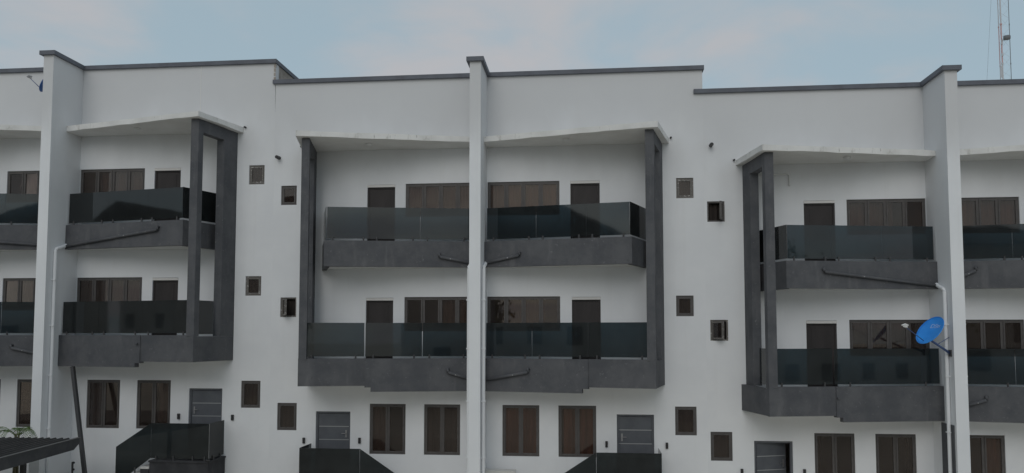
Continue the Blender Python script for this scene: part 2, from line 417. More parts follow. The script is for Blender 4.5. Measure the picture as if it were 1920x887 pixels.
def lerp2(a, b, t): return (a[0] + (b[0]-a[0])*t, a[1] + (b[1]-a[1])*t)
def offs(a, b, d):
    """offset the plan segment a->b towards the house by d"""
    v = Vector((b[0]-a[0], b[1]-a[1])).normalized(); n = Vector((-v.y, v.x))
    if n.y < 0: n = -n
    return (a[0]+n.x*d, a[1]+n.y*d), (b[0]+n.x*d, b[1]+n.y*d)

def glass_run(bal, a, b, splits, z0, z1, gap=0.006, clips=True, inset=0.05, material='glass_rail', th=0.012):
    """glass panels on the plan line a->b, split at the fractions given, with small base clips"""
    a2, b2 = offs(a, b, inset)
    L = math.hypot(b2[0]-a2[0], b2[1]-a2[1])
    d = Vector((b2[0]-a2[0], b2[1]-a2[1])).normalized(); n = Vector((-d.y, d.x)); n = n if n.y > 0 else -n
    for i in range(len(splits) - 1):
        t0 = splits[i] + (gap / L / 2 if i else 0); t1 = splits[i+1] - (gap / L / 2 if i < len(splits) - 2 else 0)
        p, q = lerp2(a2, b2, t0), lerp2(a2, b2, t1)
        g = MB(); g.prism([p, q, (q[0]+n.x*th, q[1]+n.y*th), (p[0]+n.x*th, p[1]+n.y*th)], z0, z1)
        g.build('glass_panel', material, bal)
        if clips:
            for f in (0.14, 0.86):
                c = lerp2(p, q, f); k = MB()
                cx, cy = c[0] - n.x*0.018, c[1] - n.y*0.018
                k.tube([(c[0]-n.x*0.02, c[1]-n.y*0.02, z0-0.058), (c[0]-n.x*0.02, c[1]-n.y*0.02, z0+0.05)], 0.027, 8)
                k.tube([(c[0]-n.x*0.05, c[1]-n.y*0.05, z0+0.022), (c[0]-n.x*0.004, c[1]-n.y*0.004, z0+0.022)], 0.017, 8)
                k.build('glass_clip', 'clip', bal)

def wavy_plate(poly, z0, z1, amp, seg=0.35):
    """plan polygon with its bottom and top edges slightly uneven, like hand-floated concrete"""
    pts = []
    n = len(poly)
    for i in range(n):
        a, b = poly[i], poly[(i+1) % n]; L = math.hypot(b[0]-a[0], b[1]-a[1]); k = max(1, int(L / seg))
        for j in range(k): pts.append(lerp2(a, b, j / k))
    b = MB(); m = len(pts)
    zb = [z0 + random.uniform(-amp, amp) for _ in pts]; zt = [z1 + random.uniform(-amp, amp) * 0.8 for _ in pts]
    for i in range(m):
        j = (i + 1) % m
        b.face([(*pts[i], zb[i]), (*pts[j], zb[j]), (*pts[j], zt[j]), (*pts[i], zt[i])], 0)
    cx = sum(p[0] for p in pts) / m; cy = sum(p[1] for p in pts) / m
    for i in range(m):
        j = (i + 1) % m
        b.face([(*pts[j], zb[j]), (*pts[i], zb[i]), (cx, cy, z0)], 1)
        b.face([(*pts[i], zt[i]), (*pts[j], zt[j]), (cx, cy, z1 + 0.03)], 0)
    return b

W_SPECS = {}
def unit(root, s, key, o):
    """one house of the pair; s = +1 right of the fin, -1 left of it"""
    X = lambda x: s * x
    # ---------------- canopy over the top balcony
    poly = [(X(TF+0.002), -0.002), (X(TF+0.002), -0.72), (X(5.15), -1.93), (X(o.get('cxb', 5.645)), -0.002)]
    cb = wavy_plate(poly, 8.036, 8.195, 0.011).build('canopy', ['canopy', 'soffit'], root, (0, 0, H))
    lx = o.get('light', 2.6)
    lm = MB(); lm.tube([(X(lx), -0.85, 8.03), (X(lx), -0.85, 7.985)], 0.10, 14); lm.tube([(X(lx), -0.85, 7.985), (X(lx), -0.85, 7.965)], [0.085, 0.06], 14)
    lm.build('soffit_light', 'white_pl', cb)
    # ---------------- side portal frame (charcoal): front post, rear pilaster, header
    dx = o.get('pdx', 0.235)
    def line(xf, y): return X(xf + dx * (y + 1.70))
    def seg(y0, y1): return [(line(4.815, y0), y0), (line(5.05, y0), y0), (line(5.05, y1), y1), (line(4.815, y1), y1)]
    pf = MB(); pf.prism(seg(-1.70, -1.50), 1.60, 7.66); pf.build('portal_post', 'dark', root, (0, 0, H))
    pf = MB(); pf.prism(seg(-0.60, -0.003), 1.60, 7.66); pf.build('portal_pilaster', 'dark', root, (0, 0, H))
    pf = MB(); pf.prism(seg(-1.70, -0.003), 7.66, 8.022); pf.build('portal_header', 'dark', root, (0, 0, H))
    # ---------------- first floor balcony
    F0, FS, F1 = (X(TF+0.004), -0.72), (X(3.2), -1.335), (X(5.05), -1.72)
    FW = (X(5.448), -0.003)
    bal = MB(); bal.prism([(X(TF+0.006), -0.004), (X(TF+0.006), -0.66), (X(3.2), -1.27), (X(4.95), -1.62), (X(5.30), -0.004)], 0.885, 1.25)
    bal = bal.build('balcony', 'soffit', root, (0, 0, H))
    f = MB(); a2, b2 = offs(F0, FS, 0.14)
    # inner stretch of the upstand, a little proud and hanging lower than the outer stretch
    fs3 = lerp2(F0, FS, (3.03-TF)/(3.2-TF))
    ap, bp_ = (F0[0], F0[1]-0.03), (fs3[0], fs3[1]-0.03)
    aq, bq = offs(ap, bp_, 0.17)
    f.prism([ap, bp_, bq, aq], 0.675, 1.628)
    b3 = (FS[0], FS[1]-0.03); b3q = (b3[0] + (bq[0]-bp_[0]), b3[1] + (bq[1]-bp_[1]))
    f.prism([bp_, b3, b3q, bq], 0.80, 1.629)
    f.build('fascia', 'dark', bal)
    f = MB(); c2, d2 = offs(FS, F1, 0.14)
    f.prism([FS, F1, d2, c2], 0.845, 1.632)
    f.build('fascia', 'dark', bal)
    f = MB(); f.prism([F1, FW, (X(5.21), -0.003), d2], 0.85, 1.597)
    f.build('fascia', 'dark', bal)
    glass_run(bal, F0, FS, [0.02, (1.59-TF)/(3.2-TF), 1.0] if o.get('g3', True) else [0.02, 1.0], 1.69, 2.66, gap=o.get('gap', 0.010))
    glass_run(bal, lerp2(FS, F1, o.get('gs', 0.004)), lerp2(FS, F1, 0.93), [0, 1], 1.69, 2.66)
    # side glass in the portal opening
    e0 = (line(4.93, -1.38), -1.38); e1 = (line(4.93, -0.76), -0.76)
    g = MB(); g.prism([e0, e1, (e1[0]+0.012, e1[1]), (e0[0]+0.012, e0[1])], 1.66, 2.66); g.build('glass_panel', 'glass_rail', bal)
    # ---------------- second floor balcony
    G0, G1, G2 = (X(TF+0.004), -0.60), (X(4.45), -1.37), (X(4.99), -0.003)
    bl2 = MB(); bl2.prism([(X(TF+0.006), -0.004), (X(TF+0.006), -0.55), (X(4.38), -1.28), (X(4.85), -0.004)], 4.335, 4.72)
    bl2 = bl2.build('balcony', 'soffit', root, (0, 0, H))
    g0q, g1q = offs(G0, G1, 0.14)
    f = MB()
    kk = 10
    for i in range(1):
        f.prism([G0, G1, g1q, g0q], 4.31, 5.075)
    f.build('fascia', 'dark', bl2)
    f = MB(); f.prism([(G1[0], G1[1]+0.002), G2, (X(4.85), -0.003), (X(4.34), -1.20)], 4.300, 5.073); f.build('fascia', 'dark', bl2)
    glass_run(bl2, G0, G1, [0.015, 0.36, 0.70, 0.985], 5.135, 6.07, gap=0.006)
    ga, gb = (G1[0] - X(0.04), G1[1] + 0.03), (G2[0] - X(0.05), G2[1] - 0.03)
    d = Vector((gb[0]-ga[0], gb[1]-ga[1])).normalized(); nn = Vector((-d.y, d.x)) * 0.012
    g = MB(); g.prism([ga, gb, (gb[0]+nn.x, gb[1]+nn.y), (ga[0]+nn.x, ga[1]+nn.y)], 5.135, 6.07); g.build('glass_panel', o.get('side_glass', 'glass_rail'), bl2)
    # ---------------- drain pipes fixed to the upstands, and the white downpipe on the fin
    def drain(bal, a, b, xd, zd, z_end, inset=0.0):
        if xd is None: return
        ta = (xd - TF) / (abs(b[0]) - TF); p = lerp2(a, b, ta); pe = lerp2(a, b, 0.01)
        m = MB(); y = -0.055
        if z_end is None:
            m.tube([(p[0], p[1]+0.03, zd), (p[0], p[1]-0.08, zd)], 0.038, 10); m.build('drain_spout', 'dark', bal, smooth=True); return
        m.tube([(p[0], p[1]+0.03, zd), (p[0], p[1]-0.05, zd), (p[0]-X(0.015), p[1]+y, zd-0.09)], 0.045, 10)
        m.tube([(p[0]-X(0.02), p[1]+y, zd-0.085), (pe[0], pe[1]+y, z_end)], 0.042, 10)
        m.build('drain_pipe', 'dark', bal, smooth=True)
        k = MB(); mid = lerp2(p, pe, 0.35); zm = zd-0.085 + (z_end-zd+0.085)*0.35
        k.tube([(mid[0], mid[1]+y-0.03, zm), (mid[0], mid[1]+y-0.052, zm)], 0.016, 8); k.build('bolt', 'metal', bal)
    drain(bl2, G0, G1, *o.get('d2', (1.2, 4.70, 4.42)))
    drain(bal, (F0[0], F0[1]-0.03), (FS[0], FS[1]-0.03), *o.get('d1', (1.2, 1.32, 1.0)))
    dp = MB(); px = X(TF + 0.057)
    dp.tube([(px, -0.63, 4.44), (px, -0.70, 4.40), (px, -1.06, 4.28), (px, -1.10, 4.22), (px, -1.10, GZ + 0.3 - (o['dz']))], 0.05, 12)
    for zc in (3.3, 1.9, 0.4, -1.2):
        dp.box(px-0.062, px+0.062, -1.165, -1.035, zc, zc+0.035)
    dp.build('downpipe', 'wall', root, (0, 0, H), smooth=False)
    # ---------------- windows and doors
    cs = o['cur']
    window(root, X(0.175), X(2.37), 5.93, 6.965, 4, cs[0])
    window(root, X(0.175), X(2.38), 2.42, 3.465, 4, cs[1])
    window(root, X(0.64), X(1.745), -1.30, 0.215, 2, cs[2])
    window(root, X(2.315), X(3.43), -1.30, 0.215, 2, cs[3])
    sm = o.get('small', {})
    for k, (xa, xb, za, zb) in enumerate(((5.845, 6.35, 6.37, 6.98), (5.80, 6.31, 2.86, 3.47), (5.73, 6.35, -0.62, 0.215))):
        side, ang, old = sm.get(k, (0, 0, False))
        window(root, X(xa), X(xb), za, zb, 1, ('curt_d', 0, 1), side, ang, old)
    balcony_door(root, X(2.70), X(3.58), 4.74, 6.87)
    balcony_door(root, X(2.73), X(3.585), 1.26, 3.36)
    entrance_door(root, X(4.035), X(5.12), -2.10, -0.03, 1 if s > 0 else -1, o.get('ajar', 0))
    # ---------------- small fittings
    for xk, zk in ((3.73, -0.90), (5.48, -0.92)):
        b = MB(); b.box(X(xk)-0.035, X(xk)+0.035, -0.06, -0.001, zk-0.085, zk+0.085); b.box(X(xk)-0.025, X(xk)+0.025, -0.064, -0.06, zk+0.0, zk+0.06)
        b.build('door_entry_box', 'black', root, (0, 0, H))
    if 'spout' in o:
        xk, zk = o['spout']; b = MB()
        b.tube([(X(xk), 0.05, zk), (X(xk), -0.22, zk-0.02)], 0.055, 12, caps=False); b.tube([(X(xk), -0.21, zk-0.02), (X(xk), -0.22, zk-0.02)], [0.05, 0.05], 12)
        b.build('roof_spout', 'black', root, (0, 0, H), smooth=True)
    b = MB(); b.tube([(X(o.get('cxb', 5.645) + 0.055), 0.0, 8.20), (X(o.get('cxb', 5.645) + 0.055), -0.09, 8.19)], 0.03, 10); b.build('weep_spout', 'black', root, (0, 0, H))

def block(name_label, X0, dz, left, right, uL, uR, capL, capR):
    root = empty('townhouse_block', (X0, 0, GZ + dz), name_label, 'townhouse')
    holes = []
    for s, o in ((-1, uL), (1, uR)):
        for a in ((0.175, 2.37, 5.93, 6.965), (0.175, 2.38, 2.42, 3.465), (0.64, 1.745, -1.30, 0.215), (2.315, 3.43, -1.30, 0.215),
                  (5.845, 6.35, 6.37, 6.98), (5.80, 6.31, 2.86, 3.47), (5.73, 6.35, -0.62, 0.215),
                  (2.70, 3.58, 4.74, 6.955), (2.73, 3.585, 1.26, 3.445), (4.035, 5.12, -2.10, -0.03)):
            xa, xb = sorted((s*a[0], s*a[1])); holes.append((xa, xb, a[2], a[3]))
    zb = -3.9
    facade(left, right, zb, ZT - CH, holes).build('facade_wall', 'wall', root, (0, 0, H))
    D = 9.0
    b = MB(); b.box(left, left+0.2, T, D, zb, ZT-CH); b.build('end_wall', 'block', root, (0, 0, H))
    b = MB(); b.box(right-0.2, right, T, D, zb, ZT-CH); b.build('end_wall', 'block', root, (0, 0, H))
    b = MB(); b.box(left+0.2, right-0.2, D-0.2, D, zb, ZT-CH); b.build('rear_wall', 'wall', root, (0, 0, H))
    b = MB(); b.box(left+0.2, right-0.2, T, D-0.2, 9.2, 9.45); b.build('roof_slab', 'roof', root, (0, 0, H))
    for z in (1.02, 4.5): 
        b = MB(); b.box(left+0.2, right-0.2, T, D-0.2, z, z+0.22); b.build('floor_slab', 'roof', root, (0, 0, H))
    b = MB(); b.box(-0.1, 0.1, T, D-0.2, zb, 9.2); b.build('party_wall', 'wall', root, (0, 0, H))
    # fin wall between the two houses
    b = MB(); b.box(-TF, TF, -PF, -0.002, zb, ZT-CH); b.build('fin_wall', 'wall', root, (0, 0, H))
    # parapet caps
    z0, z1 = ZT-CH, ZT
    b = MB(); b.box(capL, capR, -CAP, T+CAP, z0, z1); b.build('parapet_cap', 'cap', root, (0, 0, H))
    b = MB(); b.box(-TF-CAP, TF+CAP, -PF-CAP, -CAP, z0, z1); b.build('parapet_cap', 'cap', root, (0, 0, H))
    for xa, xb in ((capL, left+0.29), (right-0.29, capR)):
        b = MB(); b.box(xa, xb, T+CAP, D+0.05, z0, z1); b.build('parapet_cap', 'cap', root, (0, 0, H))
    unit(root, -1, 'L', uL); unit(root, 1, 'R', uR)
    return root

XA, XB, XC = -13.255, 0.0, 13.09
ZA, ZB, ZC = 0.672, 0.0, -0.72
O = dict
cA, cB, cC, cD = 'curt_a', 'curt_b', 'curt_c', 'curt_d'
blkA = block('white townhouse block furthest left, its right half showing a slanted top balcony beside the fin',
      XA, ZA, -6.6, 6.66,
      O(dz=ZA, cur=[(cB, 0, 1), (cD, 0.2, 1), (cD, 0, 1), (cD, 0, 1)], d2=(3.6, 4.72, 4.42), d1=(1.2, 1.32, 1.0)),
      O(dz=ZA, cur=[(cB, 0.22, 1), (cD, 0.1, 1), (cD, 0.0, 0.46), (cB, 0.55, 1)], d2=(3.6, 4.88, 4.40), d1=(3.1, 1.38, None), small={0: (0, 0, True), 1: (0, 0, True)}, g3=True),
      -6.7, 6.70)
blkB = block('middle white townhouse block whose two mirrored halves meet at the central fin',
      XB, ZB, -6.595, 6.655,
      O(dz=ZB, cur=[(cB, 0, 1), (cB, 0.5, 1), (cD, 0, 1), (cB, 0.0, 0.4)], d2=(1.14, 4.69, 4.43), d1=(0.85, 1.31, 1.02), small={1: (-1, 58, True)}, spout=(6.43, 7.87), light=3.3, gap=0.022, gs=0.016),
      O(dz=ZB, cur=[(cC, 0, 1), (cB, 0.2, 0.8), (cA, 0.05, 0.95), (cA, 0.1, 1)], d2=(1.23, 4.71, 4.43), d1=(1.5, 1.33, 1.0), small={0: (0, 0, True)}),
      -6.66, 6.70)
blkC = block('white townhouse block furthest right, lowest roofline, with the satellite dish on its fin',
      XC, ZC, -6.435, 6.6,
      O(dz=ZC, cur=[(cB, 0, 0.62), (cD, 0.0, 1), (cD, 0.8, 1), (cD, 0.0, 0.2)], d2=(3.41, 4.85, 4.40), d1=(3.15, 1.33, None), small={0: (1, 76, False), 1: (-1, 52, True)}, spout=(6.22, 8.66), g3=False, gs=0.035, pdx=0.155, cxb=5.50, ajar=20),
      O(dz=ZC, cur=[(cC, 0, 1), (cA, 0.02, 0.24), (cA, 0.5, 1), (cA, 0, 1)], d2=(0.78, 4.89, 4.55), d1=(0.85, 1.35, 1.05)),
      -6.70, 6.66)
# charcoal service panel on the left face of the right block's fin, under its balcony
b = MB(); b.box(-TF-0.03, -TF-0.002, -1.30, -0.58, -3.2, 0.62); b.build('service_panel', 'dark', blkC, (0, 0, H))
# exposed conduit with a drop, under the canopy of the right block
b = MB(); b.tube([(-4.95, -0.03, 7.74), (-4.02, -0.03, 7.74), (-3.98, -0.03, 7.70), (-3.98, -0.03, 7.45)], 0.022, 8); b.tube([(-3.98, -0.03, 7.45), (-3.98, -0.03, 7.40)], 0.035, 8)
b.build('conduit', 'pvc', blkC, (0, 0, H))
# shallow joint in the left block's parapet
b = MB(); b.box(4.172, 4.186, -0.006, 0.0, 8.25, ZT-CH-0.002); b.build('joint_strip', 'door_trim', blkA, (0, 0, H))
# raw edge where the left block's taller parapet meets the middle block's cap
b = MB()
random.seed(3)
for k in range(5):
    z = ZT - CH - ZA + 0.02 + k*0.13
    b.box(6.60, 6.652 + random.uniform(0.0, 0.012), -0.012 - random.uniform(0, 0.01), 0.03, z, z + random.uniform(0.08, 0.128))
b.build('raw_edge', 'block', blkA, (0, 0, H))

# fine settlement crack running down from the step in the parapet
b = MB(); random.seed(9); zc = ZT - CH - 0.02; xc = -6.594
pts = []
for k in range(12):
    pts.append((xc + random.uniform(-0.006, 0.006), zc)); zc -= random.uniform(0.05, 0.11)
for k, ((xa, za), (xb, zb_)) in enumerate(zip(pts[:-1], pts[1:])):
    wd = 0.007 * (1 - k / 13)
    b.face([(xa - wd, -0.0025, za), (xa + wd, -0.0025, za), (xb + wd, -0.0025, zb_), (xb - wd, -0.0025, zb_)])
b.build('crack', 'gutter', blkB, (0, 0, H))

# ================================================================== entrance stairs
def stairs(X0, dz, s, label):
    X = lambda x: s * x
    root = empty('entrance_stairs', (X0 + X(4.3), -0.5, GZ + dz), label, 'stairs', 'glass-railed stairs at the front doors')
    off = (-X(4.3), 0.5, H)
    zf = -2.10; xl, xr = 3.42, 5.26; yf = -1.06
    g = gz(X0 + X(2.5)) - dz
    b = MB(); b.box(X(xl), X(xr), yf, -0.004, g - 0.4, zf - 0.05); b.build('landing_base', 'plinth', root, off)
    b = MB(); b.box(X(xl-0.02), X(xr+0.03), yf-0.03, -0.003, zf - 0.048, zf); b.build('landing_slab', 'plinth', root, off)
    n = 7; rise = (zf - g) / n; go = 0.262
    for k in range(1, n):
        z = zf - rise * k; xa = xl - 0.022 - go * (k - 1)
        b = MB(); b.box(X(xa), X(xa - go), yf, -0.004, g - 0.4, z - 0.062, 0); b.box(X(xa + 0.02), X(xa - go), yf - 0.012, -0.004, z - 0.06, z, 1)
        b.build('step', ['plinth', 'conc'], root, off)
    yg = yf + 0.05; sl = rise / go
    xk = 3.42; xe = 2.32
    def panel(pts, nm='glass_panel'):
        b = MB(); i = 0; m = len(pts)
        fr = [(X(x), yg, z) for x, z in pts]; bk = [(X(x), yg + 0.012, z) for x, z in pts]
        b.face(fr); b.face(bk[::-1])
        for k in range(m):
            j = (k + 1) % m; b.face([fr[k], fr[j], bk[j], bk[k]])
        return b.build(nm, 'glass_stair', root, off)
    zt = -1.0; zb = zf + 0.06
    panel([(xk + 0.004, zb), (xr - 0.02, zb), (xr - 0.02, zt), (xk + 0.004, zt)])
    slope = 0.655
    panel([(xk - 0.004, zb), (xk - 0.004, zt), (xe, zt - slope*(xk - xe)), (xe, zb - slope*(xk-xe) - 0.10)])
    b = MB(); b.box(X(xr - 0.035), X(xr - 0.023), yg + 0.03, -0.06, zb, zt + 0.005); b.build('glass_panel', 'glass_stair', root, off)
    for x, y, z in ((3.6, yg, zf), (4.15, yg, zf), (4.75, yg, zf), (5.12, yg, zf)):
        b = MB(); b.tube([(X(x), y - 0.02, z), (X(x), y - 0.02, z + 0.13)], 0.025, 8); b.tube([(X(x), y-0.045, z+0.10), (X(x), y-0.004, z+0.10)], 0.015, 8)
        b.build('glass_clip', 'clip', root, off)
    for y in (-0.75, -0.3):
        b = MB(); b.tube([(X(xr-0.005), y, zf), (X(xr-0.005), y, zf + 0.13)], 0.025, 8); b.build('glass_clip', 'clip', root, off)
    for x in (2.95, 2.55):
        z = zf - slope*(xk - x) - 0.02
        b = MB(); b.tube([(X(x), yg - 0.02, z - 0.06), (X(x), yg - 0.02, z + 0.12)], 0.025, 8); b.build('glass_clip', 'clip', root, off)
    b = MB(); b.tube([(X(xr) - X(0.05), yf - 0.035, zf + 0.03), (X(xr) + X(0.05), yf - 0.035, zf + 0.03)], 0.035, 10); b.build('floor_light', 'black', root, off)
    return root
stairs(XA, ZA, 1, 'dark glass-sided stairs at the left block, their steps and landing edge in view')
stairs(XB, ZB, -1, 'dark glass-sided stairs sloping down to the right, left of the central fin')
stairs(XB, ZB, 1, 'dark glass-sided stairs sloping down to the left, right of the central fin')

# ================================================================== satellite dishes
def frame_from(n, up=Vector((0, 0, 1))):
    n = Vector(n).normalized(); x = up.cross(n).normalized(); y = n.cross(x).normalized()
    return Matrix((x, y, n)).transposed()
def dish(center, normal, roll, foot, lnb, strut, label, rx=0.375, ry=0.445, mark=True, mats=('blue', 'white_pl')):
    c = Vector(center)
    root = empty('satellite_dish', foot, label, 'satellite dish', 'blue satellite dishes'); fo = Vector(foot)
    Rm = frame_from(normal) @ Matrix.Rotation(R(roll), 3, 'Z')
    b = MB(); rings = 8; seg = 36; depth = 0.075
    idx = {}
    def P(r, a, dzz=0.0):
        z = depth * (r * r) - depth + dzz
        return tuple(Rm @ Vector((rx * r * math.cos(a), ry * r * math.sin(a), z)) + c - fo)
    for side, dzz in ((0, 0.0), (1, -0.014)):
        for i in range(rings):
            for k in range(seg):
                a0, a1 = 2*math.pi*k/seg, 2*math.pi*(k+1)/seg; r0, r1 = i/rings, (i+1)/rings
                if i == 0: b.face([P(0, 0, dzz), P(r1, a0, dzz), P(r1, a1, dzz)])
                else: b.face([P(r0, a0, dzz), P(r1, a0, dzz), P(r1, a1, dzz), P(r0, a1, dzz)])
    for k in range(seg):
        a0, a1 = 2*math.pi*k/seg, 2*math.pi*(k+1)/seg
        b.face([P(1.0, a0, -0.014), P(1.0, a1, -0.014), P(1.0, a1), P(1.0, a0)])
    me_o = b.build('reflector', mats[0], root)
    bm = bmesh.new(); bm.from_mesh(me_o.data); bmesh.ops.remove_doubles(bm, verts=bm.verts, dist=1e-5); bmesh.ops.recalc_face_normals(bm, faces=bm.faces)
    for fce in bm.faces: fce.smooth = True
    bm.to_mesh(me_o.data); bm.free()
    rim = MB(); rim.tube([P(1.0, 2*math.pi*k/48) for k in range(49)], 0.010, 6); rim.build('rim', mats[0], root, smooth=True)
    back = Rm @ Vector((0.02, -0.22, -depth - 0.03)) + c - fo
    m = MB(); m.tube([tuple(back), tuple(back * 0.55 + Vector((0, 0, -0.0))), (0, 0, 0)], [0.032, 0.028, 0.034], 10)
    if strut: m.tube([tuple(back * 0.62), tuple(Vector(strut) - fo)], 0.009, 6)
    m.build('mount_pole', 'blue_arm', root, smooth=True)
    pl = MB(); pl.box(-0.012, 0.02, -0.07, 0.07, -0.09, 0.09); pl.build('wall_plate', 'post', root)
    br = MB(); br.tube([tuple(back + Rm @ Vector((-0.09, 0, 0))), tuple(back + Rm @ Vector((0.09, 0, 0)))], 0.02, 8); br.build('bracket', 'blue_arm', root, smooth=True)
    start = Rm @ Vector((0.0, -ry * 0.80, 0.005)) + c - fo; end = Vector(lnb) - fo
    m = MB(); m.tube([tuple(start), tuple(end)], 0.010, 8); m.build('feed_arm', 'blue_arm', root, smooth=True)
    d = (c - Vector(lnb)).normalized()
    m = MB(); m.tube([tuple(end - d*0.05), tuple(end + d*0.06)], [0.022, 0.034], 10)
    m.tube([tuple(end + Vector((-0.085, 0, 0.0)) + Vector((0,0,0.03))), tuple(end + Vector((0.0, 0, 0.055))), tuple(end + Vector((0.085, 0, 0.03)))], [0.016, 0.026, 0.016], 8)
    m.build('feed_head', mats[1], root)
    if mark:
        cu = bpy.data.curves.new('lettering', 'FONT'); cu.body = 'DStv'; cu.size = 0.17; cu.align_x = 'CENTER'; cu.align_y = 'CENTER'; cu.extrude = 0.001; cu.shear = 0.15
        to = bpy.data.objects.new('lettering_source', cu); col.objects.link(to)
        bpy.context.view_layer.update()
        me = bpy.data.meshes.new_from_object(to.evaluated_get(bpy.context.evaluated_depsgraph_get()))
        bpy.data.objects.remove(to); me.materials.clear(); me.materials.append(M['print'])
        # upright lettering lies on the curved reflector, offset towards its upper edge
        n0 = Vector(normal).normalized(); Ru = frame_from(normal)
        pos = Ru @ Vector((mark[0], mark[1], 0)); loc2 = Rm.inverted() @ pos
        q = (loc2.x / rx)**2 + (loc2.y / ry)**2
        z = depth * q - depth + 0.012
        o = bpy.data.objects.new('lettering', me); col.objects.link(o); o.parent = root
        for v in me.vertices:
            lp = Rm.inverted() @ (Ru @ Vector((mark[0] + v.co.x * 1.0, mark[1] + v.co.y, 0)))
            qq = (lp.x / rx)**2 + (lp.y / ry)**2
            v.co = Rm @ Vector((lp.x, lp.y, depth*qq - depth + 0.004 + v.co.z)) + c - fo
    return root
DISH = dish((12.243, -1.62, 2.44), (-0.728, -0.321, 0.607), 0, (XC - TF - 0.02, -1.22, 1.82), (11.45, -2.05, 2.535), (XC - TF, -1.16, 2.25),
     'bright blue satellite dish on the right fin in front of the balcony', mark=(0.05, 0.17))
dish((-13.83, -0.70, 10.30), (-0.80, -0.25, 0.50), 0, (XA - TF - 0.02, -0.55, 10.0), (-14.234, -0.95, 10.394), None,
     'blue satellite dish half hidden behind the leftmost fin, under the parapet', rx=0.30, ry=0.34, mark=None, mats=('blue_shaded', 'metal'))

# ================================================================== leaning pole by the left fin
top = Vector((-12.56, -0.80, 1.335)); d = (Vector((-11.90, -1.02, -1.86)) - top)
t_end = (gz(-11.7) - top.z) / d.z
base = top + d * t_end
root = empty('leaning_pole', base, 'dark square pole leaning from the ground to the balcony beside the leftmost fin', 'pole')
b = MB(); u = d.normalized(); sx = Vector((1, 0, 0)); sx = (sx - u * sx.dot(u)).normalized(); sy = u.cross(sx); hw = 0.05
ring = lambda p: [tuple(p + sx*hw*i + sy*hw*j - base) for i, j in ((-1,-1),(1,-1),(1,1),(-1,1))]
ra, rb = ring(base), ring(top)
b.face(ra); b.face(rb[::-1])
for k in range(4): b.face([ra[k], ra[(k+1)%4], rb[(k+1)%4], rb[k]])
b.build('shaft', 'post', root)
b = MB(); b.box(-0.11, 0.11, -0.11, 0.11, 0.0, 0.012); b.build('base_plate', 'post', root)

# ================================================================== carport at the lower left
root = empty('carport', (-11.7, -2.3, gz(-11.7)), 'dark corrugated carport roof at the lower left corner', 'carport')
ro = Vector((11.7, 2.3, -gz(-11.7)))
yb, yn, xr, xl = -2.0, -7.6, -11.46, -18.5
zf = lambda y: -0.69 + (y + 2.0) * 0.036
pw = 0.40; x = xr - 0.02; k = 0
while x > xl:
    xa = max(xl, x - pw); b = MB(); prof = []
    nseg = 2
    L = x - xa
    # each sheet: flat pan with two raised ribs
    pts = [(x, 0), (x-0.10*L, 0), (x-0.16*L, 0.035), (x-0.24*L, 0.035), (x-0.30*L, 0), (x-0.60*L, 0), (x-0.66*L, 0.035), (x-0.74*L, 0.035), (x-0.80*L, 0), (xa, 0)]
    jz = random.uniform(-0.004, 0.004)
    for (p, zp), (q, zq) in zip(pts[:-1], pts[1:]):
        b.face([(p, yb, zf(yb)+zp+jz), (q, yb, zf(yb)+zq+jz), (q, yn, zf(yn)+zq+jz), (p, yn, zf(yn)+zp+jz)])
    b.build('roof_sheet', 'sheet', root, ro); x = xa
b = MB()   # deep verge board with a chamfered tip
pts = [(yb + 0.02, 0.03), (yb + 0.02, -0.12), (yb - 0.22, -0.27), (yn, -0.30), (yn, 0.03)]
fr = [(xr + 0.03, y, zf(y) + z) for y, z in pts]; bk = [(xr - 0.03, y, zf(y) + z) for y, z in pts]
b.face(fr); b.face(bk[::-1])
for k in range(len(pts)):
    j = (k+1) % len(pts); b.face([fr[k], fr[j], bk[j], bk[k]])
b.build('verge_board', 'gutter', root, ro)
b = MB(); b.box(xr - 0.05, xr + 0.045, yn, yb + 0.03, 0, 0.012)
for i, v in enumerate(b.v): b.v[i] = (v[0], v[1], zf(v[1]) + 0.034 + v[2])
b.build('verge_trim', 'trim', root, ro)
for y in (-2.5, -4.8, -7.2):
    b = MB(); b.box(xl, xr - 0.05, y - 0.06, y + 0.06, zf(y) - 0.22, zf(y) - 0.02); b.build('beam', 'gutter', root, ro)
for px in (-12.75, -18.2):
    for y in (-2.5, -7.2):
        b = MB(); b.box(px - 0.06, px + 0.06, y - 0.06, y + 0.06, gz(px), zf(y) - 0.22); b.build('post', 'post', root, ro)

# ================================================================== slim fence post with insulators
fx, fy = -12.0, -1.45
root = empty('electric_fence_post', (fx, fy, gz(fx)), 'slim black fence post with round insulators below the leaning pole', 'post')
hh = -1.44 - gz(fx)
b = MB(); b.box(-0.02, 0.02, -0.02, 0.02, 0, hh); b.build('rod', 'post', root)
for z in (hh - 0.02, hh - 0.22, hh - 0.42):
    b = MB(); b.tube([(0.0, -0.02, z), (0.05, -0.03, z), (0.075, -0.035, z)], [0.022, 0.036, 0.03], 10); b.build('insulator', 'black', root)

